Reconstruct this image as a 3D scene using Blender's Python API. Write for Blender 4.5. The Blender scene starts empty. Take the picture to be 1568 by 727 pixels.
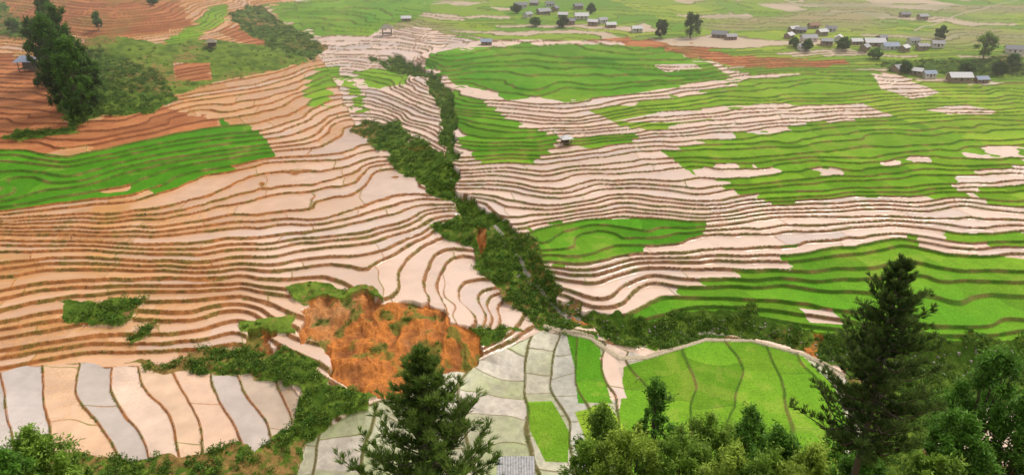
import bpy, math, numpy as np, time
from mathutils import Vector
T0=time.time()
rng=np.random.default_rng(7)
sc=bpy.context.scene
# ------------------------------------------------------------------ camera
CAMZ=140.0; PITCH=math.radians(24.5); F=1120.0
cam=bpy.data.cameras.new("camera"); cam.lens=36*F/1568; cam.sensor_width=36; cam.clip_end=9000; cam.clip_start=0.5
co=bpy.data.objects.new("camera",cam); sc.collection.objects.link(co)
co.location=(0,0,CAMZ); co.rotation_euler=(math.pi/2-PITCH,0,0); sc.camera=co
cp,sp=math.cos(PITCH),math.sin(PITCH)
def survey(u,v,z):
    """photogrammetric survey: photo point (1568x727) + known elevation -> plan position in metres"""
    dx=(u-784)/F; dv=(v-363.5)/F
    t=(CAMZ-z)/(sp+dv*cp)
    return dx*t,(cp-dv*sp)*t
# ------------------------------------------------------------------ noise
def hsh(ix,iy,seed):
    h=(ix.astype(np.int64)*374761393+iy.astype(np.int64)*668265263+int(seed)*1442695041)&0xffffffff
    h=((h^(h>>13))*1274126177)&0xffffffff
    h=((h^(h>>16))*2246822519)&0xffffffff
    h=h^(h>>15)
    return (h&0xffffff)/float(0xffffff)
def vn(x,y,seed):
    ix=np.floor(x);iy=np.floor(y);fx=x-ix;fy=y-iy
    fx=fx*fx*(3-2*fx);fy=fy*fy*(3-2*fy)
    a=hsh(ix,iy,seed);b=hsh(ix+1,iy,seed);c=hsh(ix,iy+1,seed);d=hsh(ix+1,iy+1,seed)
    return (a*(1-fx)+b*fx)*(1-fy)+(c*(1-fx)+d*fx)*fy-0.5
def fbm(x,y,seed,o=3):
    r=0;a=1.0
    for i in range(o):
        r=r+a*vn(x*2**i+i*17.3,y*2**i-i*9.1,seed+i);a*=.5
    return r
# ------------------------------------------------------------------ surveyed contour lines (elevation, photo polyline)
ISO=[
(0,[(-200,592),(0,566),(120,548),(250,540),(370,524),(460,575),(560,622),(650,590),(740,540),(825,495)]),
(4,[(-200,545),(0,522),(120,506),(250,495),(360,480),(460,520),(560,560),(660,530),(728,520),(745,475),(790,445)]),
(8,[(-200,490),(0,468),(120,452),(250,446),(370,440),(480,460),(560,480),(645,482),(665,440),(705,400),(722,388)]),
(11,[(-200,445),(0,430),(150,424),(300,425),(440,425),(520,420),(570,455),(600,425),(645,375),(680,352)]),
(15,[(-200,395),(0,385),(150,385),(300,395),(400,385),(500,375),(560,365),(640,340),(705,322)]),
(20,[(-200,345),(0,345),(150,350),(280,345),(400,335),(480,325),(560,312),(610,290),(650,265)]),
(25,[(-200,330),(0,325),(80,312),(200,297),(300,268),(420,245),(500,240),(545,225),(575,200)]),
(30,[(-200,260),(0,262),(100,262),(220,240),(330,222),(415,212),(480,190),(530,172)]),
(34,[(-200,220),(0,222),(100,235),(200,215),(340,190),(400,180),(460,165),(505,145)]),
(38,[(-200,180),(0,185),(100,190),(200,185),(280,160),(360,150),(440,130),(480,112)]),
(44,[(-200,130),(0,130),(100,145),(200,145),(300,122),(380,108),(440,92)]),
(52,[(-200,80),(0,85),(150,95),(250,85),(350,65),(420,45)]),
(62,[(-200,30),(0,40),(150,55),(290,40),(330,15)]),
(76,[(-200,-30),(0,-20),(150,0),(290,-20)]),
(28,[(600,197),(650,218),(695,238)]),(32,[(560,155),(620,180),(690,205)]),(36,[(520,122),(600,140),(680,172)]),
(40,[(500,100),(560,100),(640,112),(690,135)]),(45,[(470,75),(560,70),(640,80)]),(50,[(440,40),(520,45),(600,48)]),(56,[(420,10),(520,8),(640,8)]),
(-2,[(-200,600),(0,590),(200,580),(400,585)]),(-4.5,[(-200,690),(0,690),(200,690),(400,690)]),(-7,[(-200,745),(100,745),(300,745)]),
(-2.5,[(740,552),(850,522),(920,535),(990,547),(1080,519),(1150,520),(1230,542)]),
(-5,[(600,650),(700,640),(800,625),(1000,615),(1150,605),(1285,590)]),(-8.5,[(440,727),(700,727),(1000,727),(1300,727)]),
(-5,[(1330,560),(1400,560),(1568,560),(1750,560)]),(-9,[(1350,640),(1568,640),(1750,640)]),(-12,[(1400,727),(1568,727)]),
(0,[(835,478),(880,502),(950,503),(1080,484),(1250,508),(1400,522),(1568,528),(1750,530)]),
(3,[(850,455),(900,478),(960,478),(1050,452),(1180,450),(1300,470),(1400,482),(1568,495),(1750,500)]),
(6,[(862,440),(910,452),(1000,420),(1120,420),(1260,425),(1400,430),(1568,440),(1750,450)]),
(9,[(850,415),(920,420),(1000,402),(1100,395),(1250,398),(1400,385),(1568,398),(1750,410)]),
(12,[(810,392),(880,398),(1000,383),(1080,360),(1200,362),(1380,352),(1568,362),(1750,370)]),
(16,[(735,345),(800,352),(900,338),(1000,330),(1080,336),(1200,325),(1330,322),(1480,312),(1568,320),(1750,330)]),
(20,[(700,300),(760,315),(850,320),(960,300),(1080,308),(1200,300),(1350,288),(1568,275),(1750,280)]),
(24,[(690,270),(790,275),(850,285),(950,268),(1050,266),(1150,265),(1300,255),(1450,240),(1568,240),(1750,240)]),
(28,[(690,245),(790,240),(860,238),(950,228),(1050,228),(1200,222),(1350,208),(1568,200),(1750,200)]),
(33,[(690,205),(780,210),(870,205),(960,200),(1040,190),(1130,185),(1300,168),(1568,160),(1750,160)]),
(38,[(695,165),(760,172),(860,180),(950,168),(1020,160),(1200,145),(1350,138),(1568,132),(1750,130)]),
(42,[(680,130),(740,140),(850,148),(960,138),(1100,122),(1250,112),(1568,108),(1750,108)]),
(46,[(670,105),(760,100),(900,105),(1050,106),(1200,95),(1400,92),(1568,92)]),
(50,[(660,82),(720,70),(850,68),(950,74),(1100,80),(1300,72),(1568,72),(1750,72)]),
(54,[(640,40),(800,42),(1000,42),(1200,40),(1568,40),(1750,40)]),
(58,[(640,8),(800,5),(1000,5),(1200,5),(1568,5),(1750,5)]),
(66,[(400,-55),(800,-60),(1200,-60),(1700,-60)]),
]
PX=[];PY=[];PZ=[]
def addline(z,pl,lev,zs=None):
    zs=z if zs is None else zs
    for (a,b) in zip(pl[:-1],pl[1:]):
        n=max(1,int(math.hypot(b[0]-a[0],b[1]-a[1])/38))
        for i in range(n):
            t=i/n; x,y=survey(a[0]+(b[0]-a[0])*t,a[1]+(b[1]-a[1])*t,zs); PX.append(x);PY.append(y);PZ.append(lev)
    x,y=survey(pl[-1][0],pl[-1][1],zs); PX.append(x);PY.append(y);PZ.append(lev)
for z,pl in ISO: addline(z,pl,z)
for y,z in ((1500,80),(2300,150),(3800,330)):
    for t in np.linspace(-1.4,1.4,9): PX.append(t*y);PY.append(y);PZ.append(z+20*math.sin(t*5+y))
for y in (12,40,90,125):
    for t in np.linspace(-1.8,1.8,7): PX.append(t*y);PY.append(y);PZ.append(-12)
def ker(r2): return 0.5*r2*np.log(r2+1e-12)
def fit(lam):
    X=np.array(PX);Y=np.array(PY);Zp=np.array(PZ,float)
    Q=np.stack([X/Y,np.log(Y)],1); N=len(Q)
    K=ker(((Q[:,None]-Q[None])**2).sum(-1)); P=np.hstack([np.ones((N,1)),Q])
    A=np.block([[K+lam*np.eye(N),P],[P.T,np.zeros((3,3))]])
    return Q,np.linalg.solve(A,np.concatenate([Zp,np.zeros(3)]))
def evalg(Q,W,CT,CL):
    N=len(Q); G=np.zeros((len(CL),len(CT)))
    for i,l in enumerate(CL):
        q=np.stack([CT,np.full_like(CT,l)],1)
        G[i]=ker(((q[:,None]-Q[None])**2).sum(-1))@W[:N]+W[N]+q@W[N+1:]
    return G
def samp(G,CT,CL,x,y):
    y=np.maximum(y,10.5)
    a=(x/y-CT[0])/(CT[-1]-CT[0])*(len(CT)-1); b=(np.log(y)-CL[0])/(CL[-1]-CL[0])*(len(CL)-1)
    a=np.clip(a,0,len(CT)-1.001);b=np.clip(b,0,len(CL)-1.001)
    i=b.astype(int);j=a.astype(int);fb=b-i;fa=a-j
    return (G[i,j]*(1-fa)+G[i,j+1]*fa)*(1-fb)+(G[i+1,j]*(1-fa)+G[i+1,j+1]*fa)*fb
CT=np.linspace(-2,2,300); CL=np.linspace(math.log(10),math.log(4500),420)
Q,W=fit(2e-4); G=evalg(Q,W,CT,CL)
rbfh=lambda x,y: samp(G,CT,CL,x,y)
# local strip fields for the paddies on the valley floor (value = strip number)
LOCA=[(-1,[(-40,600),(-30,650),(-20,700)]),(0,[(8,575),(12,640),(28,700)]),(1,[(75,560),(68,610),(80,660),(85,700)]),(2,[(130,560),(120,610),(150,645),(185,700)]),(3,[(180,560),(176,610),(200,645),(228,700)]),
(4,[(212,560),(232,610),(262,640),(275,700)]),(5,[(268,560),(285,610),(300,640),(312,700)]),(6,[(330,565),(334,610),(350,640),(380,695)]),(7,[(366,575),(385,620),(408,650),(425,690)]),(8,[(425,580),(440,620),(450,660)])]
LOCB=[(0,[(500,640),(462,740)]),(1,[(585,610),(555,680),(552,740)]),(2,[(655,585),(640,640),(650,690),(655,740)]),(3,[(735,550),(700,600),(712,660),(738,740)]),(4,[(812,528),(806,580),(812,620),(802,650),(828,740)]),
(5,[(858,520),(846,590),(872,640),(884,740)]),(6,[(884,525),(890,600),(905,660),(910,740)]),(7,[(925,540),(942,600),(946,660),(950,740)]),(8,[(958,555),(992,600),(1000,640),(1000,740)]),
(9,[(1043,540),(1066,575),(1062,610),(1058,740)]),(10,[(1108,525),(1138,560),(1133,600),(1118,640),(1112,740)]),(11,[(1163,522),(1190,570),(1210,610),(1232,740)]),(12,[(1212,535),(1248,575),(1272,615),(1295,740)]),(13,[(1262,560),(1300,600),(1325,740)])]
def local(LOC):
    PX.clear();PY.clear();PZ.clear()
    for i,pl in LOC: addline(0,pl,i,-4.5)
    Q,W=fit(1e-6); ct=np.linspace(-1,1,260); cl=np.linspace(math.log(140),math.log(235),90)
    Gl=evalg(Q,W,ct,cl); return lambda x,y: samp(Gl,ct,cl,x,y)
fA=local(LOCA); fB=local(LOCB)
def macro(x,y):
    x=np.asarray(x,float);y=np.asarray(y,float)
    h=rbfh(x,y); ns=np.minimum(130-0.93*y+fbm(x/25,y/25,5)*3,128)
    d=h-ns
    return np.where(np.abs(d)<6,(h+ns)/2+ (d*d+36)/24,np.maximum(h,ns))
def site(u,v):
    z=20.0
    for _ in range(30):
        x,y=survey(u,v,z); zn=float(macro(x,y)); z+=0.5*(zn-z)
    return x,y,z
# ------------------------------------------------------------------ plan grid (denser near, coarser far)
NC=1500
vv=np.linspace(760,-25,1080)
dvv=(vv-363.5)/F
zz=np.interp(vv,[-25,80,500,760],[60,50,0,-10])
yr=(CAMZ-zz)*(cp-dvv*sp)/(sp+dvv*cp)
near=np.linspace(8,yr[0]-1.5,70); far=np.geomspace(yr[-1]*1.006,4200,90)
Y1=np.concatenate([near,yr,far]); NR=len(Y1)
wid=np.interp(Y1,[8,60,150,330,800,1500,4200],[2.5,1.3,1.02,.86,.78,1.0,1.3])
tt=np.linspace(-1,1,NC)
Yg=np.repeat(Y1[:,None],NC,1); Xg=Yg*wid[:,None]*tt[None]
H=macro(Xg,Yg)
# ------------------------------------------------------------------ polygons
def wpoly(pl): return np.array([site(u,v)[:2] for u,v in pl])
def inside(poly,X,Y,warp=None):
    m=np.zeros(X.shape,bool)
    b=(X>poly[:,0].min()-3)&(X<poly[:,0].max()+3)&(Y>poly[:,1].min()-3)&(Y<poly[:,1].max()+3)
    x=X[b];y=Y[b]
    if warp: 
        x=x+WX[b]*warp;y=y+WY[b]*warp
    r=np.zeros(x.shape,bool); n=len(poly)
    for i in range(n):
        x1,y1=poly[i];x2,y2=poly[(i+1)%n]
        if y1==y2: continue
        c=((y1>y)!=(y2>y))&(x<(x2-x1)*(y-y1)/(y2-y1)+x1)
        r^=c
    m[b]=r
    return m
def linedist(pl,X,Y,maxd):
    p=np.array([site(u,v)[:2] for u,v in pl]); D=np.full(X.shape,1e3)
    for a,b in zip(p[:-1],p[1:]):
        m=(X>min(a[0],b[0])-maxd)&(X<max(a[0],b[0])+maxd)&(Y>min(a[1],b[1])-maxd)&(Y<max(a[1],b[1])+maxd)
        x=X[m]-a[0];y=Y[m]-a[1];dx,dy=b-a
        t=np.clip((x*dx+y*dy)/(dx*dx+dy*dy),0,1)
        D[m]=np.minimum(D[m],np.hypot(x-t*dx,y-t*dy))
    return D
WX=fbm(Xg/9,Yg/9,31,3); WY=fbm(Xg/9,Yg/9,41,3)
GREENS=[ # polygon, tint (0 deep, 1 yellowish)
([(0,228),(110,236),(200,224),(300,200),(345,185),(400,205),(422,235),(330,265),(240,292),(120,310),(50,320),(-60,340),(-60,225)],.0,1),
([(465,140),(485,102),(520,100),(518,125),(500,160),(478,162)],.5,1),
([(540,108),(575,104),(628,110),(622,128),(560,128)],.5,1),
([(515,115),(550,130),(560,175),(545,172),(540,150)],.5,1),
([(250,62),(300,40),(320,12),(350,8),(340,40),(300,62),(262,70)],.6,1),
([(410,8),(520,-10),(680,-10),(640,28),(590,42),(560,58),(490,58),(440,40)],.35,1),
([(655,82),(760,68),(900,66),(1000,72),(1085,95),(1125,118),(1060,130),(960,140),(870,152),(780,152),(700,132),(650,105)],.2,1),
([(688,140),(730,150),(770,175),(800,195),(858,208),(842,238),(810,252),(730,248),(702,220),(690,180)],.2,1),
([(870,212),(985,205),(940,226),(860,226)],.4,1),
([(905,172),(1000,152),(1120,130),(1250,104),(1345,106),(1390,165),(1300,158),(1180,158),(1080,168),(1090,182),(1020,196),(950,194),(940,184)],.55,1),
([(1015,232),(1130,205),(1240,186),(1370,178),(1500,190),(1545,218),(1500,235),(1400,240),(1320,256),(1200,256),(1100,250),(1060,262)],.35,1),
([(1095,282),(1200,268),(1330,262),(1420,246),(1500,240),(1700,215),(1700,252),(1568,254),(1480,266),(1455,284),(1485,300),(1400,306),(1290,298),(1190,310),(1150,298)],.4,1),
([(1330,152),(1400,122),(1700,128),(1700,222),(1545,226),(1500,215),(1400,185),(1330,165)],.85,1),
([(1485,292),(1700,275),(1700,320),(1520,316)],.4,1),
([(808,350),(850,335),(905,332),(1000,338),(1082,340),(1080,356),(1000,376),(930,396),(860,410),(808,396),(830,375)],.1,1),
([(945,498),(1040,442),(1150,422),(1255,412),(1180,402),(1290,376),(1402,358),(1415,385),(1480,395),(1750,402),(1750,545),(1500,545),(1400,535),(1250,520),(1150,500),(1020,505)],.3,1),
([(1440,366),(1700,352),(1700,374),(1460,376)],.4,1),
([(955,560),(1000,547),(1080,520),(1150,522),(1230,545),(1278,590),(1300,650),(1280,760),(960,760),(940,660),(950,620)],.25,.6),
([(868,512),(915,510),(938,616),(885,616),(880,560)],.1,.6),
([(805,615),(845,612),(872,660),(870,706),(835,706),(812,660)],.4,.6),
([(1460,562),(1535,570),(1520,605),(1465,592)],.3,1),
([(880,630),(930,615),(960,660),(930,700),(900,680)],.9,.6),
]
LEFT=wpoly([(-400,760),(-400,-30),(440,-30),(470,60),(500,100),(545,195),(610,245),(655,290),(712,325),(720,385),(760,435),(830,490),(760,540),(640,600),(560,625),(460,560),(380,550),(0,580),(-300,600)])
ZA=wpoly([(-400,600),(0,566),(120,556),(200,562),(300,560),(380,572),(440,580),(470,640),(430,700),(300,775),(-400,775)])
ZB=wpoly([(430,775),(470,670),(540,632),(620,600),(700,560),(780,530),(830,505),(900,513),(990,545),(1080,517),(1150,519),(1230,541),(1292,575),(1330,640),(1330,775)])
FARP=wpoly([(640,-20),(1800,-20),(1800,125),(1400,122),(1340,105),(1130,110),(1085,90),(1000,70),(900,60),(660,68),(590,45)])
left=inside(LEFT,Xg,Yg,2); za=inside(ZA,Xg,Yg,2)&~inside(wpoly([(450,470),(760,500),(740,545),(650,598),(560,622),(460,600)]),Xg,Yg); zb=inside(ZB,Xg,Yg,0)&~za; botl=za|zb
farz=inside(FARP,Xg,Yg,3)|(Yg>760)
left&=~botl
wn=fbm(Xg/38,Yg/38,11,2)*1.9+fbm(Xg/12,Yg/12,15,2)*.5
HW=H+wn*np.where(left,.95,1.15)
HW=np.where(botl,H,HW)
# terrace numbering from elevation: broad, deep terraces low on the slopes, narrow ones higher up
def numbering(dens):
    zk=np.linspace(-30,400,4301); d=np.interp(zk,[p[0] for p in dens],[p[1] for p in dens]); c=np.cumsum(d)*.1; return zk,c
zkL,cL=numbering([(-30,.76),(10,.76),(16,.98),(22,1.02),(26,.85),(60,.9)])
zkR,cR=numbering([(-30,.66),(8,.66),(11,.9),(15,1.02),(40,1.02),(44,.8),(60,.8)])
L=np.where(left,np.interp(HW,zkL,cL),np.interp(HW,zkR,cR)); L=np.where(farz,HW/.8,L)
def levelz(Lv): return np.where(farz,Lv*.8,np.where(left,np.interp(Lv,cL,zkL),np.interp(Lv,cR,zkR)))
L=L+.26*np.sin(L*2.1+fbm(Xg/60,Yg/60,19,1)*4)+.16*np.sin(L*.9+1)
lwob=fbm(Xg/9,Yg/9,23,2)*.09+fbm(Xg/25,Yg/25,25,1)*.12
L=np.where(za,fA(Xg,Yg)+lwob,L); L=np.where(zb,fB(Xg,Yg)+lwob,L)
dLx=np.gradient(L,axis=1)/np.gradient(Xg,axis=1)
dLy=(np.gradient(L,axis=0)-dLx*np.gradient(Xg,axis=0))/np.gradient(Yg,axis=0)
g=np.hypot(dLx,dLy)+1e-4
g=np.minimum(g,1.5)
k=np.floor(L);f=L-k
disp=np.clip((.42-f)/g,-14,14)
gg=np.hypot(dLx,dLy)+1e-4
SX=Xg+disp*dLx/gg; SY=Yg+disp*dLy/gg
SX=np.where(botl,Xg,SX);SY=np.where(botl,Yg,SY)
ns_area=(130-0.93*Yg)>rbfh(Xg,Yg)-4
# class map: 0 water paddy,1 green,2 dry soil terrace,3 shrub/grass,4 landslide,5 pale seedlings,6 far patchwork,8 grass slope
C=np.zeros(Xg.shape,np.int8); tint=np.zeros(Xg.shape)
C[farz]=6
C[zb]=5
C[inside(wpoly([(555,45),(640,40),(735,62),(700,76),(600,66)]),SX,SY)]=0
for pl in ([(-200,70),(60,85),(90,150),(105,205),(-200,215)],[(-60,215),(40,205),(140,185),(250,160),(345,183),(300,202),(200,222),(60,236),(-60,232)],
           [(-200,-60),(230,-60),(296,42),(160,66),(60,45),(-200,40)],[(265,95),(322,97),(324,121),(268,122)],[(330,48),(400,36),(474,86),(450,96),(400,72)],
           [(900,60),(1000,62),(1120,85),(1300,92),(1300,100),(1120,100),(1000,76)]):
    C[inside(wpoly(pl),SX,SY)]=2
for i,(pl,tn,_) in enumerate(GREENS):
    m=inside(wpoly(pl),SX,SY); 
    if i==15: m&=~botl
    C[m]=1; tint[m]=tn
for pl in ([(940,184),(1010,168),(1090,166),(1120,176),(1040,186)],[(1225,470),(1275,474),(1292,492),(1240,490)],[(1335,110),(1400,125),(1440,140),(1400,150),(1350,135)],[(1420,165),(1480,158),(1530,172),(1450,172)],
           [(1000,100),(1060,98),(1075,106),(1020,108)],[(918,545),(940,540),(960,610),(935,612)]):
    C[inside(wpoly(pl),Xg,Yg,1)]=0
GRASS=[[(130,60),(250,66),(330,60),(420,70),(475,95),(400,112),(325,125),(270,145),(150,120)],
 [(435,440),(480,430),(565,440),(590,456),(460,468)],[(365,492),(452,484),(452,508),(370,512)],
 [(700,350),(740,345),(800,380),(850,440),(790,430),(740,400)]]
red=inside(wpoly([(265,95),(322,97),(324,121),(268,122)]),Xg,Yg)
for pl in GRASS: C[inside(wpoly(pl),Xg,Yg,4)&~red]=8
SHRUB=[[(150,75),(200,90),(260,130),(272,155),(230,170),(150,180),(110,195),(80,160),(95,90)],
 [(350,20),(400,10),(440,40),(500,70),(480,95),(430,80),(370,45)],
 [(545,182),(600,188),(642,214),(706,250),(706,285),(762,323),(818,360),(826,400),(858,438),(888,464),(960,490),(1080,470),(1150,472),(1250,505),(1420,513),(1500,520),(1750,522),(1750,600),(1480,600),(1400,740),(1330,740),(1300,650),(1298,600),(1285,562),(1230,535),(1150,514),(1080,510),(990,538),(930,520),(880,502),(830,500),(788,470),(750,435),(716,390),(682,365),(648,345),(708,325),(650,290),(600,245),(542,205)],
 [(600,78),(642,88),(664,112),(694,140),(698,180),(703,215),(712,250),(684,248),(676,205),(668,152),(638,117),(592,90)],
 [(180,558),(300,545),(360,530),(425,528),(470,560),(500,600),(590,612),(520,640),(480,660),(440,740),(-100,780),(-100,700),(100,698),(300,692),(395,686),(440,645),(460,605),(440,582),(360,576),(200,564)],
 [(75,460),(130,468),(200,452),(235,455),(225,470),(180,488),(110,490),(80,478)],[(190,505),(240,492),(250,505),(200,520)],
 [(0,0),(25,20),(60,55),(20,60),(-60,40),(-60,0)],
 [(0,205),(50,200),(110,190),(120,200),(40,215),(0,215)],
 [(650,340),(700,335),(735,350),(720,380),(690,368)],[(700,510),(760,500),(800,505),(760,535),(720,530)],
 [(1340,95),(1568,85),(1568,112),(1500,118),(1360,108)],[(560,88),(640,100),(660,112),(600,108)]]
for pl in SHRUB: C[inside(wpoly(pl),Xg,Yg,6)]=3
SLIDE=[[(456,480),(470,462),(500,452),(560,456),(620,460),(680,476),(722,508),(738,548),(690,556),(630,596),(590,616),(540,606),(505,585),(488,545),(462,515)],[(378,512),(422,506),(430,532),(388,542)],[(722,345),(742,350),(748,385),(730,388)],[(1232,500),(1255,502),(1262,540),(1238,540)],[(618,218),(660,232),(640,236)],[(870,474),(900,480),(910,492),(880,488)]]
slide=np.zeros(Xg.shape,bool)
for pl in SLIDE: slide|=inside(wpoly(pl),Xg,Yg,7)
C[slide]=4
C[ns_area]=3; C[Yg>900]=3
# leftover slivers below the lower-right rice belong to the overgrown bank
C[inside(wpoly([(1280,500),(1750,520),(1750,620),(1340,620),(1300,560)]),Xg,Yg)&(C==0)]=3
stream=linedist([(600,80),(650,108),(686,150),(695,210),(703,250),(690,280),(740,325),(790,372),(805,410),(835,445),(870,478),(940,505),(1010,512),(1080,495),(1160,500),(1270,535),(1400,548),(1600,555)],Xg,Yg,25)
pathd=linedist([(835,500),(905,517),(950,548),(990,547),(1080,519),(1150,520),(1230,541),(1290,575)],Xg,Yg,8)
pathd=np.minimum(pathd,linedist([(1400,48),(1450,30),(1500,14),(1560,2)],Xg,Yg,8))
pathd=np.minimum(pathd,linedist([(480,92),(540,72),(600,62),(690,72)],Xg,Yg,8)*1.6)
# ------------------------------------------------------------------ elevation of the terraced ground
terr=np.isin(C,[0,1,2,5,6])
rwm=np.where(left,1.05,.85); rwm=np.where(botl,.55,rwm); rwm=np.where(farz,1.2,rwm)
rw=np.clip(rwm*g*(1+.9*fbm(Xg/7,Yg/7,77,2)),.06,.44)
rise=np.clip((f-(1-rw))/rw,0,1)
bw=np.clip(.36*g,.025,.18)
bund=np.clip(1-np.abs(f-bw*.5)/(bw*.55),0,1)
Z=np.where(terr,np.where(botl,H+.45*(k+rise-L),levelz(k+rise)),HW+fbm(Xg/3,Yg/3,51,3)*.9+fbm(Xg/12,Yg/12,52,2)*1.2)
bh=np.where(C==1,.1,.14)
Z=Z+np.where(terr,bund*bh,0)
ks=hsh(k,np.zeros_like(k),91)
clen=np.where(left,34.,30.); clen=np.where(botl,24,clen); clen=np.where(C==5,11.,clen)
wc=(np.where(botl,Yg,Xg+.25*Yg)+fbm(Xg/14,Yg/14,93,2)*5)/clen+ks*7.3
cell=np.floor(wc); cf=(wc-cell)*clen
hb=hsh(k,cell,95)
has=(hb<np.where(C==1,.35,np.where(C==5,.8,np.where(botl,.35,.62))))
cbw=np.where(botl,.6,.8)
cb=np.where(has&(cf<cbw)&(rise<=0)&terr,1-np.abs(cf-cbw/2)/(cbw/2),0)
cb=np.where((C==2)|(C==6),0,cb)
Z+=cb*.12
ncarv=np.exp(-(stream/5.5)**2)*3.0*(C==3)
Z-=ncarv
chan=(stream<.7)&(C==3)&(Yg<290)&(vn(Xg/6,Yg/6,97)>.12)
sl=fbm(Xg/10,Yg/10,61,2); rid=np.abs(fbm(Xg/5+WX,Yg/9,62,4))
Z=np.where(slide,Z-1.5-rid*2.6+sl*2,Z)
hillk=np.clip((Yg-900)/800,0,1); Z+=hillk*fbm(Xg/220,Yg/220,63,3)*90
pm=pathd<.9
Z=np.where(pm,np.where(botl,H,HW)+.15,Z)
# ------------------------------------------------------------------ colours
def col(r,g_,b): return np.array([r,g_,b])
def mix(a,b,t): return a*(1-t[...,None])+b*t[...,None]
n1=fbm(Xg/30,Yg/30,101,3); n2=fbm(Xg/5,Yg/5,103,3); n3=fbm(Xg/1.6,Yg/1.6,105,2)
cellr=hsh(k,cell,121); cell2=hsh(k,cell,122)
leftc=left|za
org=np.clip(.92-(Xg+150)/125+.5*n1,0,1)*leftc
wat=mix(col(.74,.545,.425),col(.64,.34,.14),org)
grey=np.clip((cellr-.58)*3,0,1)*np.where(leftc,.30,.45)+np.clip(n1*.5,0,.2)
wat=mix(wat,col(.53,.47,.45),np.clip(grey,0,.75))  # sky reflection put into the colour: some paddies turned greyer
muddy=np.clip((cell2-.5)*2.4,0,1)*np.clip(.05+org*.95+n2*.4,0,1)
wat=mix(wat,mix(col(.55,.36,.22),col(.50,.235,.07),org),np.clip(muddy,0,1)*.9)
wat*=(.90+.18*hsh(k,cell,123)+.12*n2)[...,None]
zak=np.clip(k,-1,8).astype(int)+1
zac=np.array([[.50,.44,.40],[.56,.49,.45],[.68,.44,.27],[.50,.43,.38],[.70,.52,.40],[.66,.45,.30],[.69,.47,.33],[.51,.43,.38],[.52,.40,.30],[.46,.33,.22]])[zak]
wat=np.where(za[...,None],zac*(.92+.2*n2+.12*n1)[...,None],wat)
soil=mix(col(.33,.18,.095),col(.44,.18,.06),np.clip(org+.2*leftc,0,1))
soil=mix(soil,col(.15,.18,.04),np.clip((n2+.02)*1.7+.15,0,.8)*np.where(leftc,.5,.6))
soil*=(.82+.5*n3)[...,None]
bundc=mix(soil*1.1,col(.17,.21,.05),np.clip(.3+n2*1.4,0,.8))
tn=np.clip(tint+.18*(hsh(k,cell,131)-.5)+.35*n1,0,1)
grn=mix(col(.075,.25,.012),col(.29,.43,.035),tn)
grn=mix(grn,col(.30,.32,.06),np.clip((n2+n1*.6-.3)*1.4,0,.25))
grn*=(.84+.34*hsh(k,cell,132)+.14*n2+.10*n3)[...,None]
grise=mix(col(.075,.15,.02),col(.25,.18,.06),np.clip(.25+n2*1.3,0,1))
Col=wat.copy(); wet=np.ones(Xg.shape)
edge=np.clip(rise*4,0,1)*(rise<1)
m=(C==0); 
Col=np.where(m[...,None],mix(wat,soil,edge),Col); wet=np.where(m,1-edge,wet)
bb=np.clip(np.maximum(bund,cb)*1.4,0,1)
Col=np.where(m[...,None],mix(Col,bundc,bb*.9),Col); wet=np.where(m,wet*(1-bb),wet)
shal=m&(muddy>.5)&(n3>0); wet=np.where(shal,wet*.4,wet)
m=(C==1)
gc=mix(grn,grise,edge*.9); gc=mix(gc,mix(col(.08,.17,.02),col(.30,.28,.10),np.clip(n2+.2,0,1)),bb*.45)
Col=np.where(m[...,None],gc,Col); wet=np.where(m,0,wet)
m=(C==2)
ds=mix(col(.40,.145,.06),col(.48,.20,.08),np.clip(.5+n2,0,1))*(.8+.4*cellr[...,None]); ds=mix(ds,col(.20,.075,.035),edge*.85)
ds=mix(ds,col(.15,.17,.04),np.clip(n1*1.2-.15,0,.4))
Col=np.where(m[...,None],ds,Col); wet=np.where(m,0,wet)
m=(C==5)
pc=mix(col(.42,.40,.28),col(.31,.35,.16),np.clip(cellr*.9+n2*.5,0,1)); pc=mix(pc,col(.50,.45,.38),np.clip((cell2-.55)*4,0,1))
pc=np.where(((k==5)&(C==5))[...,None],col(.40,.39,.33),pc); pc=np.where(((k==7)&(C==5))[...,None],col(.60,.46,.36),pc)
pc*=(.9+.3*n3+.2*n2)[...,None]
pc=mix(pc,col(.17,.15,.06),np.clip(edge+bb*.9,0,1))
Col=np.where(m[...,None],pc,Col); wet=np.where(m,.6*(1-np.clip(edge+bb,0,1)),wet)
m=(C==6)
fr=hsh(k,np.floor(wc*.5),141); 
fc=mix(col(.14,.29,.025),col(.36,.44,.05),np.clip(fr*1.4-.2,0,1))
fc=np.where((fr>.74)[...,None],col(.56,.44,.31),fc); zone=np.clip((fbm(Xg/90,Yg/60,143,2))*3-.05,0,1)
fc=mix(fc,mix(col(.42,.31,.18),col(.2,.24,.08),np.clip(fr,0,1)),zone*.8)
fc=mix(fc,col(.13,.13,.04),edge*.75)
Col=np.where(m[...,None],fc,Col); wet=np.where(m,np.where(fr>.74,.3*(1-edge),0),wet)
wet*=np.interp(Yg,[300,400,900],[1,.55,.4])
m=(C==3)|(C==8)
sg=mix(col(.055,.11,.012),col(.16,.24,.03),np.clip(.5+n2*1.2+(C==8)*.25,0,1)); sg=mix(sg,col(.34,.18,.075),np.clip((n1+n3*.5-.15)*3,0,.7))
Col=np.where(m[...,None],sg,Col); wet=np.where(m,0,wet)
m=slide
lc=mix(col(.52,.19,.045),col(.30,.115,.04),np.clip(rid*2.0+n3*.5,0,1)); lc=mix(lc,col(.46,.27,.13),np.clip(n1*2+n2*.5,0,.75))
lc=mix(lc,col(.13,.16,.03),np.clip((n2-.14)*5,0,.8))
Col=np.where(m[...,None],lc,Col); wet=np.where(m,0,wet)
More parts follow.
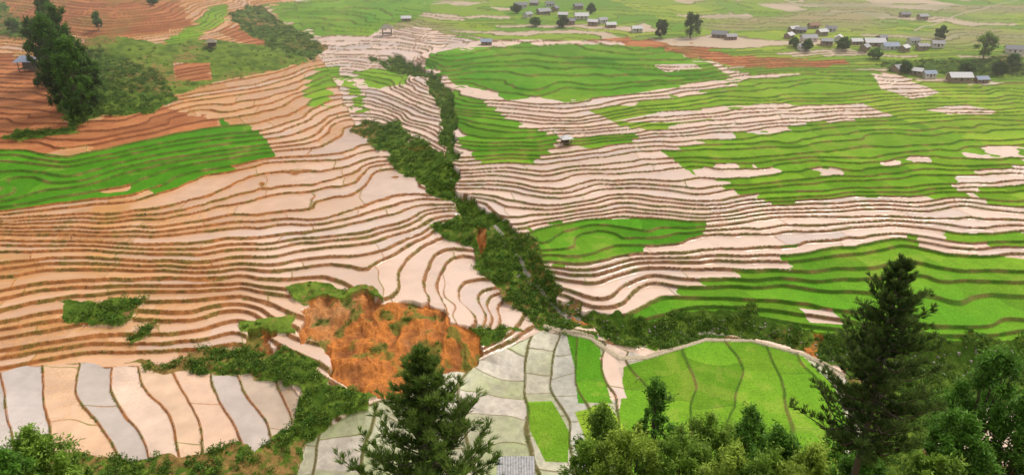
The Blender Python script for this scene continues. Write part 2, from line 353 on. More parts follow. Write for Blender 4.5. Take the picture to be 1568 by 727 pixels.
Col=np.where(pm[...,None],col(.46,.39,.28),Col); wet=np.where(pm,0,wet)
Col=np.where(chan[...,None],col(.30,.27,.21),Col); wet=np.where(chan,.5,wet)
m=(Yg>900)
Col=np.where(m[...,None],mix(col(.05,.09,.03),col(.09,.13,.04),np.clip(.5+n1,0,1)),Col)
# ------------------------------------------------------------------ mesh helper
def mkmesh(name,V,Fq,cols=None,attrs=None,smooth=False,mat=None,link=True,parent=None):
    me=bpy.data.meshes.new(name); n=Fq.shape[1]
    me.vertices.add(len(V)); me.vertices.foreach_set("co",np.ascontiguousarray(V,np.float32).ravel())
    me.loops.add(Fq.size); me.loops.foreach_set("vertex_index",np.ascontiguousarray(Fq,np.int32).ravel())
    me.polygons.add(len(Fq)); me.polygons.foreach_set("loop_start",np.arange(0,Fq.size,n,dtype=np.int32))
    me.polygons.foreach_set("loop_total",np.full(len(Fq),n,np.int32))
    me.polygons.foreach_set("use_smooth",np.full(len(Fq),smooth,bool))
    me.update(calc_edges=True)
    if cols is not None:
        a=me.attributes.new("Col",'FLOAT_COLOR','POINT'); c4=np.ones((len(V),4),np.float32); c4[:,:3]=cols; a.data.foreach_set("color",c4.ravel())
    for kk,vv_ in (attrs or {}).items():
        a=me.attributes.new(kk,'FLOAT','POINT'); a.data.foreach_set("value",np.ascontiguousarray(vv_,np.float32).ravel())
    if mat: me.materials.append(mat)
    o=bpy.data.objects.new(name,me)
    if link: sc.collection.objects.link(o)
    if parent: o.parent=parent
    return o
def newmat(name):
    m=bpy.data.materials.new(name); m.use_nodes=True; nt=m.node_tree
    return m,nt,nt.nodes["Principled BSDF"]
gm,nt,bs=newmat("terraced_ground"); nd=nt.nodes; lk=nt.links
at=nd.new("ShaderNodeAttribute"); at.attribute_name="Col"
aw=nd.new("ShaderNodeAttribute"); aw.attribute_name="wet"
tc=nd.new("ShaderNodeTexCoord")
no=nd.new("ShaderNodeTexNoise"); no.inputs["Scale"].default_value=1.6; no.inputs["Detail"].default_value=5; no.inputs["Roughness"].default_value=.7
lk.new(tc.outputs["Object"],no.inputs["Vector"])
mr=nd.new("ShaderNodeMapRange"); mr.inputs[1].default_value=.3; mr.inputs[2].default_value=.7; mr.inputs[3].default_value=.70; mr.inputs[4].default_value=1.30
lk.new(no.outputs["Fac"],mr.inputs[0])
one=nd.new("ShaderNodeMix"); one.data_type='FLOAT'; one.inputs[3].default_value=1.0
lk.new(mr.outputs[0],one.inputs[2])
wf=nd.new("ShaderNodeMath"); wf.operation='MULTIPLY'; wf.inputs[1].default_value=.85; lk.new(aw.outputs["Fac"],wf.inputs[0]); lk.new(wf.outputs[0],one.inputs[0])
vm=nd.new("ShaderNodeVectorMath"); vm.operation='SCALE'; lk.new(at.outputs["Color"],vm.inputs[0]); lk.new(one.outputs[0],vm.inputs["Scale"])
lk.new(vm.outputs[0],bs.inputs["Base Color"])
rr=nd.new("ShaderNodeMapRange"); rr.inputs[3].default_value=.95; rr.inputs[4].default_value=.06; lk.new(aw.outputs["Fac"],rr.inputs[0]); lk.new(rr.outputs[0],bs.inputs["Roughness"])
sr=nd.new("ShaderNodeMapRange"); sr.inputs[3].default_value=.12; sr.inputs[4].default_value=1.0; lk.new(aw.outputs["Fac"],sr.inputs[0]); lk.new(sr.outputs[0],bs.inputs["Specular IOR Level"])
bp=nd.new("ShaderNodeBump"); bp.inputs["Distance"].default_value=.35
bi=nd.new("ShaderNodeMapRange"); bi.inputs[3].default_value=.7; bi.inputs[4].default_value=.0; lk.new(aw.outputs["Fac"],bi.inputs[0]); lk.new(bi.outputs[0],bp.inputs["Strength"])
lk.new(no.outputs["Fac"],bp.inputs["Height"]); lk.new(bp.outputs[0],bs.inputs["Normal"])
V=np.stack([Xg,Yg,Z],-1).reshape(-1,3)
idx=np.arange(NR*NC).reshape(NR,NC)
Fq=np.stack([idx[:-1,:-1],idx[:-1,1:],idx[1:,1:],idx[1:,:-1]],-1).reshape(-1,4)
mkmesh("terraced_valley_ground",V,Fq,Col.reshape(-1,3),{"wet":wet},True,gm)
def zat(x,y):
    i=int(np.argmin(np.abs(Y1-y))); j=int(np.clip(round((x/(Y1[i]*wid[i])+1)/2*(NC-1)),0,NC-1)); return float(Z[i,j])
def put3(u,v):
    x,y,z=site(u,v); return np.array([x,y,zat(x,y)])
# ------------------------------------------------------------------ foliage
def leafmat(name,trans=.35):
    m,nt,bs=newmat(name); nd=nt.nodes; lk=nt.links
    a=nd.new("ShaderNodeAttribute"); a.attribute_name="Col"
    lk.new(a.outputs["Color"],bs.inputs["Base Color"]); bs.inputs["Roughness"].default_value=.6; bs.inputs["Specular IOR Level"].default_value=.25
    t=nd.new("ShaderNodeBsdfTranslucent"); lk.new(a.outputs["Color"],t.inputs["Color"])
    mx=nd.new("ShaderNodeMixShader"); mx.inputs[0].default_value=trans; lk.new(bs.outputs[0],mx.inputs[1]); lk.new(t.outputs[0],mx.inputs[2]); lk.new(mx.outputs[0],nd["Material Output"].inputs[0])
    return m
LM=leafmat("leaves"); 
bark,nt,bs=newmat("bark"); n_=nt.nodes.new("ShaderNodeTexNoise"); n_.inputs["Scale"].default_value=6; cr=nt.nodes.new("ShaderNodeValToRGB"); cr.color_ramp.elements[0].color=(.05,.035,.025,1); cr.color_ramp.elements[1].color=(.16,.12,.09,1)
nt.links.new(n_.outputs[0],cr.inputs[0]); nt.links.new(cr.outputs[0],bs.inputs[0]); bs.inputs["Roughness"].default_value=.9
def unit(n): 
    a=rng.normal(size=(n,3)); return a/np.linalg.norm(a,axis=1,keepdims=True)
def leaves(Cn,la,lb,cols,axis=None):
    n=len(Cn); u=unit(n) if axis is None else axis
    w=np.cross(u,unit(n)); w/=np.linalg.norm(w,axis=1,keepdims=True)+1e-6
    la=np.broadcast_to(la,(n,))[:,None];lb=np.broadcast_to(lb,(n,))[:,None]
    V=np.stack([Cn-u*la,Cn+w*lb,Cn+u*la,Cn-w*lb],1)
    return V.reshape(-1,3),np.repeat(cols,4,0)
def quads(n): return np.arange(n*4).reshape(n,4)
def tube(pts,rad,ns=7):
    pts=np.array(pts,float); V=[];
    for i,p in enumerate(pts):
        d=pts[min(i+1,len(pts)-1)]-pts[max(i-1,0)]; d/=np.linalg.norm(d)+1e-9
        a=np.cross(d,[.3,.9,.1]); a/=np.linalg.norm(a); b=np.cross(d,a)
        th=np.arange(ns)/ns*2*math.pi
        V.append(p+rad[i]*(np.cos(th)[:,None]*a+np.sin(th)[:,None]*b))
    V=np.concatenate(V); Fc=[]
    for i in range(len(pts)-1):
        for j in range(ns): Fc.append([i*ns+j,i*ns+(j+1)%ns,(i+1)*ns+(j+1)%ns,(i+1)*ns+j])
    return V,np.array(Fc)
def join(parts):
    V=[];Fc=[];o=0
    for v,f_ in parts: V.append(v);Fc.append(f_+o);o+=len(v)
    return np.concatenate(V),np.concatenate(Fc)
def empty(name,loc=(0,0,0)):
    e=bpy.data.objects.new(name,None); e.location=loc; e.empty_display_size=.5; sc.collection.objects.link(e); return e
def broadleaf(name,base,h,w,c0,c1,nl=9000,leaf=.22,crown0=.25,lean=0,nblob=38,slim=.5,feather=0.0,top_pow=.7,bs_=(.06,.17)):
    e=empty(name,tuple(base)); parts=[]
    tr=w*.022+.05
    top=np.array([lean,0,h*.8])
    ts=np.linspace(0,1,7); tp=[top*t+np.array([math.sin(t*5)*w*.02,math.cos(t*4)*w*.02,0])*t for t in ts]
    parts.append(tube(tp,[tr*(1.25-t) for t in ts]))
    Cs=[];Cc=[];Ax=[]
    per=max(20,nl//nblob)
    for b in range(nblob):
        t=crown0+(1-crown0)*rng.random()**.8
        q=(t-crown0)/(1-crown0)
        prof=(math.sin(math.pi*min(1,q*.82+.16)))**top_pow
        a=rng.random()*6.283; r=w*.5*prof*rng.random()**.4*rng.uniform(.8,1.12)
        c=np.array([math.cos(a)*r+lean*t,math.sin(a)*r,t*h*rng.uniform(.88,1.02)])
        br=w*rng.uniform(*bs_)
        n=int(per*rng.uniform(.5,1.4))
        s=unit(n)*(rng.random((n,1))**.5)*br*rng.uniform(.7,1.3,3)*(1+.35*rng.normal(size=(n,1)))
        if feather: 
            s=s*np.array([.75,.75,1.0]); s[:,2]+=br*.4
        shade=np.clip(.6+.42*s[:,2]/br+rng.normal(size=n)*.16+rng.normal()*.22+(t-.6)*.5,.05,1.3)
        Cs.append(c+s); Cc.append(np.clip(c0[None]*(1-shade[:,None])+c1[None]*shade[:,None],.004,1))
        ax=unit(n)+np.array([math.cos(a)*.6,math.sin(a)*.6,.3])*feather; Ax.append(ax/np.linalg.norm(ax,axis=1,keepdims=True))
        if b%2==0:
            st=top*max(.15,t-.25); parts.append(tube([st,(st+c)/2+np.array([0,0,-.03*h]),c],[tr*.45,tr*.28,tr*.1],5))
    Cs=np.concatenate(Cs);Cc=np.concatenate(Cc);Ax=np.concatenate(Ax)
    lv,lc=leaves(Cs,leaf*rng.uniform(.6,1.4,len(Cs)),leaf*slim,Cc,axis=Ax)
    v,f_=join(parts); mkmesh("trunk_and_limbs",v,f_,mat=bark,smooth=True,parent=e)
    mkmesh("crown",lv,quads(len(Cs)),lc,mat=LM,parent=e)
    return e
def pine(name,base,h,w,crown0,dens=1.0,powr=1.0,c0=np.array([.022,.05,.016]),c1=np.array([.17,.26,.05])):
    e=empty(name,tuple(base)); parts=[]
    ts=np.linspace(0,1,10); tp=[np.array([math.sin(t*4)*.25,math.cos(t*3)*.2-.2,h*t]) for t in ts]
    parts.append(tube(tp,[.32*(1-t)+.03 for t in ts],9))
    Cs=[];Ax=[];Cc=[]
    nb=int(110*dens)
    for b in range(nb):
        t=(b+rng.random())/nb; zf=crown0+(1-crown0)*t
        prof=(1-t)**powr*(.5+.5*min(1,(t+.02)/.15))
        ln=w*.5*prof*rng.uniform(.4,1.15)+.22
        a=b*2.399+rng.normal()*.35
        d=np.array([math.cos(a),math.sin(a),0]); up=rng.uniform(.15,.55)+.6*t
        st=np.array([math.sin(zf*4)*.25,math.cos(zf*3)*.2-.2,h*zf])
        mid=st+d*ln*.5+np.array([0,0,ln*up*.2-.1*ln]); en=st+d*ln+np.array([0,0,ln*up*.85])
        parts.append(tube([st,mid,en],[.07*(1-t)+.025,.04*(1-t)+.02,.012],5))
        nt_=int(6+ln*6)
        for j in range(nt_):
            s=.2+.8*(j+rng.random())/nt_
            c=(st*(1-s)**2+2*mid*s*(1-s)+en*s*s)
            side=unit(1)[0]*np.array([1,1,.45]); side[2]=abs(side[2])*.8+.1; tl=rng.uniform(.2,.9)*(1-.35*s)*min(1,ln/2)
            c2=c+side*tl
            m=20
            q=rng.random((m,1)); ax=unit(m)*.6+side*.6+d*.4+np.array([0,0,.7]); ax/=np.linalg.norm(ax,axis=1,keepdims=True)
            Cs.append(c+(c2-c)*q+ax*.18); Ax.append(ax)
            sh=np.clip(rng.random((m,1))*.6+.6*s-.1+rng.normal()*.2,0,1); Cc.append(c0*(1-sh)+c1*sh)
    Cs=np.concatenate(Cs);Ax=np.concatenate(Ax);Cc=np.concatenate(Cc)
    lv,lc=leaves(Cs,.23,.022,Cc,axis=Ax)
    v,f_=join(parts); mkmesh("trunk_and_branches",v,f_,mat=bark,smooth=True,parent=e)
    mkmesh("needles",lv,quads(len(Cs)),lc,mat=LM,parent=e); return e
def atdist(u,v,y):
    dx=(u-784)/F; dv=(v-363.5)/F; t=y/(cp-dv*sp); return np.array([dx*t,y,CAMZ-t*(sp+dv*cp)])
def standing(u,vtop,y):
    p=atdist(u,vtop,y); zb=zat(p[0],p[1]); return np.array([p[0],p[1],zb]),p[2]-zb
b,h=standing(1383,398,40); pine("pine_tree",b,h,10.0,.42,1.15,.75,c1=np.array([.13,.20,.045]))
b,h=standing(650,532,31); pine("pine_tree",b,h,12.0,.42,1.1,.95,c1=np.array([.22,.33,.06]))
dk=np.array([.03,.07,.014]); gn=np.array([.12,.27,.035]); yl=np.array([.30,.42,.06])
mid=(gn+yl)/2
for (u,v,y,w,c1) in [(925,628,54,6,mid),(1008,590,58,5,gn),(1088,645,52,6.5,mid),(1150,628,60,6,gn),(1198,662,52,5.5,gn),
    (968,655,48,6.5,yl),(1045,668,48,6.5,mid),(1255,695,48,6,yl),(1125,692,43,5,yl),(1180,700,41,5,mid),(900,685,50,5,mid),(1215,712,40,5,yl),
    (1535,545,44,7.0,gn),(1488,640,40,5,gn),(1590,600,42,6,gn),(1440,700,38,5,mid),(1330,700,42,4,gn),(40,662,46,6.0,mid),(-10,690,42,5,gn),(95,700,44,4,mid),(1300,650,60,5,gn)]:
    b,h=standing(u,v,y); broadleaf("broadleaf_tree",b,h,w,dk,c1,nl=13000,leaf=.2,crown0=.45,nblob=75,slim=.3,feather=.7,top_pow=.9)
for (u,v,h,w,nm,c1) in [(128,188,40,16,"bamboo_clump",gn*.6),(100,168,46,17,"bamboo_clump",gn*.5),(75,130,38,16,"bamboo_clump",gn*.45),(138,165,32,15,"bamboo_clump",gn*.55),(92,100,40,15,"bamboo_clump",gn*.45),(112,140,44,15,"bamboo_clump",gn*.55),
   (152,48,11,6,"hillside_tree",gn),(235,8,8,9,"hillside_tree",gn*.7),(20,50,9,9,"hillside_tree",gn),(1057,56,17,15,"village_tree",gn*.45),(1012,58,13,10,"village_tree",gn*.45),(1505,90,18,14,"village_tree",mid),(1440,62,9,8,"village_tree",gn*.7),
   (1290,75,8,9,"village_tree",gn*.7),(1235,78,7,7,"village_tree",gn*.6),(1530,112,8,9,"village_tree",gn*.6),(1480,108,7,8,"village_tree",gn),(1550,105,9,9,"village_tree",gn*.7),(860,40,8,9,"village_tree",gn*.6),(905,20,8,8,"village_tree",gn*.5),(790,22,7,8,"village_tree",gn*.6),(820,38,6,8,"village_tree",gn),(1385,112,7,7,"village_tree",gn*.7),(1340,88,6,8,"village_tree",gn),(1215,72,6,7,"village_tree",gn)]:
    b=put3(u,v); bm_='bamboo' in nm
    if bm_: broadleaf(nm,b,h,w,dk*.8,c1*1.25,nl=14000,leaf=.7,crown0=.04,nblob=80,slim=.42,feather=.5,top_pow=.45,bs_=(.08,.2))
    else: broadleaf(nm,b,h,w,dk,c1,nl=4500,leaf=.6,crown0=.2,nblob=36,slim=.45,top_pow=.6)
ok=((C==3)|((C==8)&(n2>.15))|(slide&(n2>.25)))&(stream>.5)&(Yg>150)&(Yg<800)
dens=np.where(C==3,1.0,.15)*np.clip(.7+n2*1.8,0.03,1.6)*np.where(stream<14,1.6,1)
area=np.abs(np.gradient(Xg,axis=1)*np.gradient(Yg,axis=0))
pr=(ok*dens*area/np.maximum(Yg,200)).ravel(); pr/=pr.sum()
sel=rng.choice(len(pr),7500,replace=False,p=pr)
CsL=[];CcL=[];SzL=[]
for p in V[sel]:
    s=rng.uniform(.5,2.1)*(1.15 if p[1]>350 else 1); m=42
    a=unit(m); a[:,2]=np.abs(a[:,2]); a*=s*rng.random((m,1))**.35*np.array([1,1,.95])*(1+.2*rng.normal(size=(m,1)))
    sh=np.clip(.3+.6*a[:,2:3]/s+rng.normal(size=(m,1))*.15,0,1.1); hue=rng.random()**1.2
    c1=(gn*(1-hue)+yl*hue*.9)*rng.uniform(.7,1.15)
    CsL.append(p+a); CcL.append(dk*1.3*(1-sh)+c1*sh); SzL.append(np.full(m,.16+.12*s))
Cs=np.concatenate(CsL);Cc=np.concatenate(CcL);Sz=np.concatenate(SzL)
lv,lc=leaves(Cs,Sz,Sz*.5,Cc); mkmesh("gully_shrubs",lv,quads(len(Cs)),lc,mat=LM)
okr=(edge>.5)&(rise>.1)&((C==0)|(C==5))&(n2>.05)&(Yg<420); ii=np.flatnonzero(okr.ravel()); ii=rng.choice(ii,min(9000,len(ii)),replace=False)
P0=np.repeat(V[ii],5,0)+rng.normal(size=(len(ii)*5,3))*.2; sh=rng.random((len(P0),1))
lv,lc=leaves(P0,.26,.08,dk*2*(1-sh)+(gn*.6+yl*.5)*sh); mkmesh("terrace_edge_grass",lv,quads(len(P0)),lc,mat=LM)
ic=np.flatnonzero(((stream<5)&(stream>.6)&((C==3)|slide)&(Yg<360)&(Yg>150)).ravel()); ic=rng.choice(ic,350,replace=False)
cube=np.array([[-1,-1,-1],[1,-1,-1],[1,1,-1],[-1,1,-1],[-1,-1,1],[1,-1,1],[1,1,1],[-1,1,1]],float)*.6
cf_=np.array([[0,3,2,1],[4,5,6,7],[0,1,5,4],[1,2,6,5],[2,3,7,6],[3,0,4,7]])
rp=[]
for p in V[ic]:
    s=rng.uniform(.25,.8); rp.append((p+(cube*rng.uniform(.6,1.2,(8,3))*s),cf_))
v,f_=join(rp); rk,nt,bs=newmat("rock"); n_=nt.nodes.new("ShaderNodeTexNoise"); n_.inputs["Scale"].default_value=.9; cr=nt.nodes.new("ShaderNodeValToRGB"); cr.color_ramp.elements[0].color=(.16,.14,.12,1); cr.color_ramp.elements[1].color=(.42,.38,.33,1); nt.links.new(n_.outputs[0],cr.inputs[0]); nt.links.new(cr.outputs[0],bs.inputs[0])
o=mkmesh("stream_rocks",v,f_,mat=rk); bm=o.modifiers.new("b","BEVEL"); bm.width=.15; bm.segments=2
# ------------------------------------------------------------------ buildings
def flatmat(name,c,c2=None,sc_=3,rough=.8):
    m,nt,bs=newmat(name); n_=nt.nodes.new("ShaderNodeTexNoise"); n_.inputs["Scale"].default_value=sc_; n_.inputs["Detail"].default_value=4
    cr=nt.nodes.new("ShaderNodeValToRGB"); c2=c2 or tuple(x*.65 for x in c); cr.color_ramp.elements[0].position=.35; cr.color_ramp.elements[1].position=.65
    cr.color_ramp.elements[0].color=(*c2,1); cr.color_ramp.elements[1].color=(*c,1)
    tc=nt.nodes.new("ShaderNodeTexCoord"); nt.links.new(tc.outputs["Object"],n_.inputs["Vector"])
    nt.links.new(n_.outputs[0],cr.inputs[0]); nt.links.new(cr.outputs[0],bs.inputs[0]); bs.inputs["Roughness"].default_value=rough; return m
roofs=[flatmat("grey_roof",(.46,.46,.48)),flatmat("slate_roof",(.28,.28,.31)),flatmat("pale_roof",(.8,.8,.8)),flatmat("blue_roof",(.38,.45,.58)),flatmat("tile_roof",(.38,.2,.13))]
wallm=[flatmat("timber_wall",(.34,.25,.17)),flatmat("plaster_wall",(.72,.68,.6))]
dark=flatmat("dark_opening",(.03,.03,.035)); wood=flatmat("wood",(.2,.14,.09)); thatch=flatmat("thatch",(.33,.29,.22),sc_=5)
def box(x0,x1,y0,y1,z0,z1):
    return np.array([[x0,y0,z0],[x1,y0,z0],[x1,y1,z0],[x0,y1,z0],[x0,y0,z1],[x1,y0,z1],[x1,y1,z1],[x0,y1,z1]],float),cf_
def mk(n,v,f_):
    o=mkmesh(n,v,f_,link=False); me=o.data; bpy.data.objects.remove(o); return me
def housemeshes(L_,W_,hh,rh,ov):
    l,w=L_/2,W_/2; out={}
    v,f_=box(-l,l,-w,w,-1.5,hh)
    gab=np.array([[-l,-w,hh],[-l,w,hh],[-l,0,hh+rh],[-l,0,hh+rh],[l,-w,hh],[l,w,hh],[l,0,hh+rh],[l,0,hh+rh]],float)
    out["walls"]=join([(v,f_),(gab,np.array([[0,1,2,3],[4,5,6,7]]))])
    sl_=rh/w; ox=l+ov; oy=w+ov; zt=hh+rh; ze=hh-ov*sl_; t=.14
    r=[]
    for s in (-1,1):
        a=np.array([[-ox,0,zt+.05],[ox,0,zt+.05],[ox,s*oy,ze+.05],[-ox,s*oy,ze+.05],[-ox,0,zt+t+.05],[ox,0,zt+t+.05],[ox,s*oy,ze+t+.05],[-ox,s*oy,ze+t+.05]],float); r.append((a,cf_))
    out["roof"]=join(r)
    out["door"]=box(-.55,.55,-w-.04,-w+.02,0,2.1)
    out["windows"]=join([box(x-.5,x+.5,-w-.035,-w+.02,.9,1.9) for x in (-l*.6,l*.6)]+[box(l-.02,l+.035,-.5,.5,.9,1.9)])
    return {k_:mk(k_,*vf) for k_,vf in out.items()}
HT=[housemeshes(11,6.5,2.8,2.0,.8),housemeshes(14,7,3,2.3,.9),housemeshes(8,5,2.6,1.6,.6)]
def house(u,v,rot,ty,rf,wl=0,scl=1.0):
    p=put3(u,v); e=empty("village_house",tuple(p+np.array([0,0,.3]))); e.rotation_euler=(0,0,rot); e.scale=(scl,)*3
    for k_,me in HT[ty].items():
        o=bpy.data.objects.new(k_,me); sc.collection.objects.link(o); o.parent=e
        if not me.materials: me.materials.append(None)
        o.material_slots[0].link='OBJECT'; o.material_slots[0].material={"walls":wallm[wl],"roof":roofs[rf],"door":dark,"windows":dark}[k_]
HS=[(797,12,.2,0,1),(818,8,-.3,2,0),(832,22,.5,0,0),(842,10,.1,2,1),(862,28,-.2,2,2),(885,14,.4,2,1),(890,30,.1,0,2),(908,38,-.3,2,2),(935,42,.2,2,2),(808,28,.9,2,0),(850,18,1.2,2,1),(872,36,.3,2,1),(922,36,.6,2,0),
(1102,54,-.5,0,1),(1119,58,.2,2,0),(975,50,.1,2,2),(1208,58,.8,2,2),(1226,50,-.3,2,1),(1238,62,.1,0,0),(1258,54,.4,2,2),(1265,70,-.2,2,0),(1284,62,1.1,2,2),(1245,44,.2,2,4),(1215,48,.4,2,2),(1272,48,-.4,2,1),
(1310,68,.1,2,2),(1338,68,-.05,1,2),(1362,74,.1,0,3),(1384,78,.7,2,2),(1412,74,.1,2,0),(1435,72,-.2,2,0),(1350,60,.5,2,1),(1324,76,.8,2,0),(1398,66,.2,2,1),(1378,108,.4,0,0),(1402,112,-.6,2,2),(1422,116,.1,2,3),
(1468,122,0,1,2),(1502,124,.1,2,3),(1552,80,-.3,0,1),(1385,26,.1,2,1),(1412,30,.2,2,0),(1230,76,.1,2,0),(622,30,.1,2,2),(745,68,0,2,3)]
for i,h_ in enumerate(HS): house(*h_,wl=int(i%3==0),scl=.92)
def hut(name,p,s,roofmat,rot=0,wall=False):
    e=empty(name,tuple(p)); e.rotation_euler=(0,0,rot); e.scale=(s,)*3
    posts=[box(x-.08,x+.08,y-.08,y+.08,-1,2.6) for x in (-1.5,1.5) for y in (-1.2,1.2)]
    v,f_=join(posts); mkmesh("posts",v,f_,mat=wood,parent=e)
    v,f_=box(-1.7,1.7,-1.4,1.4,.7,.82); mkmesh("platform",v,f_,mat=wood,parent=e)
    hip=np.array([[-2.3,-1.9,2.45],[2.3,-1.9,2.45],[2.3,1.9,2.45],[-2.3,1.9,2.45],[-.9,0,3.7],[.9,0,3.7]],float)
    mkmesh("roof",hip,np.array([[0,1,5,4],[2,3,4,5]]),mat=roofmat,parent=e)
    mkmesh("roof_ends",hip[[1,2,5,3,0,4]],np.array([[0,1,2],[3,4,5]]),mat=roofmat,parent=e)
    if wall:
        v,f_=box(-1.55,1.55,1.15,1.2,.82,2.4); mkmesh("back_wall",v,f_,mat=wood,parent=e)
hut("field_hut",put3(867,222),1.35,roofs[2],.3,True)
hut("field_hut",put3(593,54),2.2,thatch,.1); hut("field_hut",put3(325,75),1.6,thatch,.2,True)
hut("tarpaulin_shelter",put3(44,108),2.6,roofs[3],.15,True)
b,h=standing(790,716,60); 
e=empty("corrugated_roof_hut",tuple(b)); v,f_=box(-1.6,1.6,-1.2,1.2,-1,h-.6); mkmesh("walls",v,f_,mat=wallm[0],parent=e)
xs=np.linspace(-2,2,60); zc=.04*np.sin(xs*22); rv=np.concatenate([np.stack([xs,np.full(60,-1.6),h-.5+zc],1),np.stack([xs,np.full(60,1.6),h+.2+zc],1)])
mkmesh("corrugated_roof",rv,np.array([[i,i+1,i+61,i+60] for i in range(59)]),mat=roofs[0],parent=e)
# ------------------------------------------------------------------ farmers
hatm=flatmat("straw_hat",(.6,.5,.3),sc_=12)
def clothmat(n,top,leg):
    m,nt,bs=newmat(n); tc=nt.nodes.new("ShaderNodeTexCoord"); sx=nt.nodes.new("ShaderNodeSeparateXYZ"); cr=nt.nodes.new("ShaderNodeValToRGB"); cr.color_ramp.interpolation='CONSTANT'
    nt.links.new(tc.outputs["Object"],sx.inputs[0]); dv_=nt.nodes.new("ShaderNodeMath"); dv_.operation='DIVIDE'; dv_.inputs[1].default_value=2.; nt.links.new(sx.outputs[2],dv_.inputs[0]); nt.links.new(dv_.outputs[0],cr.inputs[0])
    el=cr.color_ramp.elements; el[0].color=(.4,.25,.17,1); el[1].position=.1; el[1].color=(*leg,1); x=el.new(.44); x.color=(*top,1); x=el.new(.76); x.color=(.45,.28,.19,1)
    nt.links.new(cr.outputs[0],bs.inputs[0]); bs.inputs["Roughness"].default_value=.85; return m
def farmer(p,rot,cm,bend=0.0):
    e=empty("farmer",tuple(p)); e.rotation_euler=(0,0,rot)
    cb_,sb=math.cos(bend),math.sin(bend)
    def up(x,y,z): return (x,-(z-.88)*sb+y*cb_,.88+(z-.88)*cb_+y*sb)
    v=[(0,0,.9),up(0,0,1.12),up(0,0,1.38),up(0,0,1.5),up(0,-.02,1.62),up(0,-.01,1.72),
       (.1,0,.86),(.13,-.06,.48),(.14,.02,.08),(.14,-.14,.03),(-.1,0,.86),(-.13,.06,.48),(-.14,.1,.08),(-.14,-.06,.03),
       up(.19,0,1.38),up(.25,-.05,1.12),up(.22,-.28,1.0),up(.21,-.36,.98),up(-.19,0,1.38),up(-.25,-.03,1.12),up(-.23,-.22,.95),up(-.22,-.3,.92)]
    ed=[(0,1),(1,2),(2,3),(3,4),(4,5),(0,6),(6,7),(7,8),(8,9),(0,10),(10,11),(11,12),(12,13),(2,14),(14,15),(15,16),(16,17),(2,18),(18,19),(19,20),(20,21)]
    ra=[.14,.13,.15,.06,.105,.085,.095,.065,.045,.04,.095,.065,.045,.04,.07,.05,.035,.03,.07,.05,.035,.03]
    me=bpy.data.meshes.new("body"); me.from_pydata(v,ed,[]); me.materials.append(cm); o=bpy.data.objects.new("body",me); sc.collection.objects.link(o); o.parent=e
    o.modifiers.new("s","SKIN")
    for i,r in enumerate(ra): me.skin_vertices[0].data[i].radius=(r,r)
    me.skin_vertices[0].data[0].use_root=True
    o.modifiers.new("ss","SUBSURF").levels=1
    c=np.array(up(0,-.02,1.70)); th=np.arange(16)/16*6.283
    hv=np.concatenate([np.stack([.26*np.cos(th),.26*np.sin(th),0*th],1),np.stack([.02*np.cos(th),.02*np.sin(th),0*th+.17],1)])+c
    mkmesh("conical_hat",hv,np.array([[i,(i+1)%16,16+(i+1)%16,16+i] for i in range(16)]),mat=hatm,parent=e)
cA=clothmat("indigo_clothes",(.03,.04,.10),(.03,.03,.04)); cB=clothmat("red_clothes",(.35,.05,.05),(.04,.04,.06)); cC=clothmat("white_shirt",(.6,.6,.6),(.05,.06,.1))
for (u,v,r,cm,bd) in [(223,330,.5,cA,.1),(110,367,-1,cA,.5),(127,494,.4,cC,.9),(923,524,1,cA,.1),(931,525,2,cB,0),(976,580,.2,cC,.9),(915,517,2.5,cC,.2)]:
    farmer(put3(u,v),r,cm,bd)
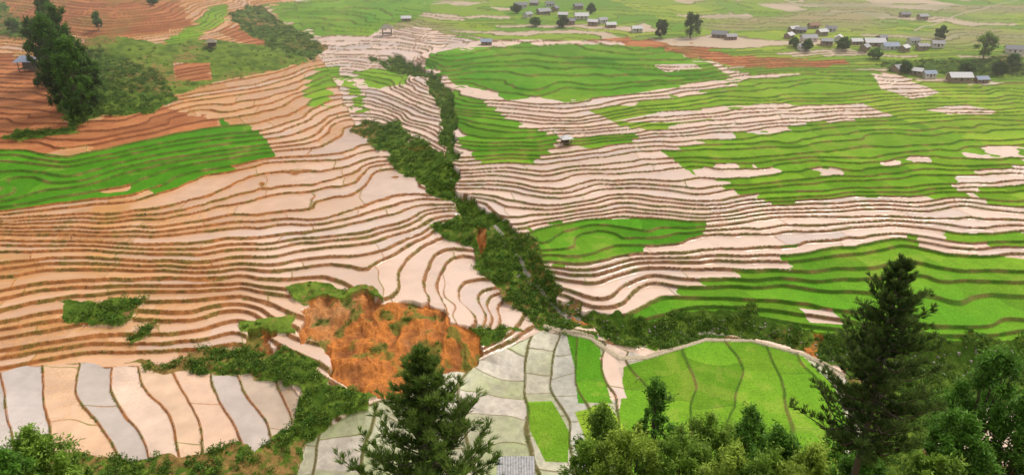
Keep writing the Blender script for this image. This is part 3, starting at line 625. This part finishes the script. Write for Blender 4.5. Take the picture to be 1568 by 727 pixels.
# ------------------------------------------------------------------ valley haze (real air volume over the far valley)
v,f_=box(-3500,3500,330,4100,-60,330)
hm=bpy.data.materials.new("haze"); hm.use_nodes=True; nt=hm.node_tree; nt.nodes.remove(nt.nodes["Principled BSDF"])
vs=nt.nodes.new("ShaderNodeVolumeScatter"); vs.inputs["Density"].default_value=.0009; vs.inputs["Anisotropy"].default_value=.4; vs.inputs["Color"].default_value=(1,.97,.88,1)
nt.links.new(vs.outputs[0],nt.nodes["Material Output"].inputs["Volume"])
mkmesh("valley_haze",v,f_,mat=hm)
# ------------------------------------------------------------------ light: hazy sun, sky with thin cloud
w=bpy.data.worlds.new("World"); sc.world=w; w.use_nodes=True; nt=w.node_tree
sk=nt.nodes.new("ShaderNodeTexSky"); sk.sky_type='NISHITA'; sk.sun_disc=False
EL,AZ=54,52
sk.sun_elevation=math.radians(EL); sk.sun_rotation=math.radians(AZ); sk.dust_density=5; sk.air_density=1.0; sk.ozone_density=.6
tc=nt.nodes.new("ShaderNodeTexCoord"); mp=nt.nodes.new("ShaderNodeMapping"); mp.inputs["Scale"].default_value=(1,1,2.6)
cn=nt.nodes.new("ShaderNodeTexNoise"); cn.inputs["Scale"].default_value=3.2; cn.inputs["Detail"].default_value=5
cr=nt.nodes.new("ShaderNodeValToRGB"); cr.color_ramp.elements[0].position=.40; cr.color_ramp.elements[1].position=.60
mx=nt.nodes.new("ShaderNodeMix"); mx.data_type='RGBA'; mx.inputs[7].default_value=(9.2,8.5,7.9,1)
nt.links.new(tc.outputs["Generated"],mp.inputs[0]); nt.links.new(mp.outputs[0],cn.inputs["Vector"]); nt.links.new(cn.outputs["Fac"],cr.inputs[0])
nt.links.new(cr.outputs[0],mx.inputs[0]); nt.links.new(sk.outputs[0],mx.inputs[6]); nt.links.new(mx.outputs[2],nt.nodes["Background"].inputs[0]); nt.nodes["Background"].inputs[1].default_value=.125
sd=bpy.data.lights.new("sun","SUN"); sd.energy=2.6; sd.angle=math.radians(12); sd.color=(1,.91,.77)
so=bpy.data.objects.new("sun",sd); sc.collection.objects.link(so)
d=Vector((math.sin(math.radians(AZ))*math.cos(math.radians(EL)),math.cos(math.radians(AZ))*math.cos(math.radians(EL)),math.sin(math.radians(EL))))
so.rotation_euler=(d).to_track_quat('Z','Y').to_euler()
sc.view_settings.view_transform='Standard'; sc.view_settings.look='None'; sc.view_settings.exposure=0
print("total",time.time()-T0)
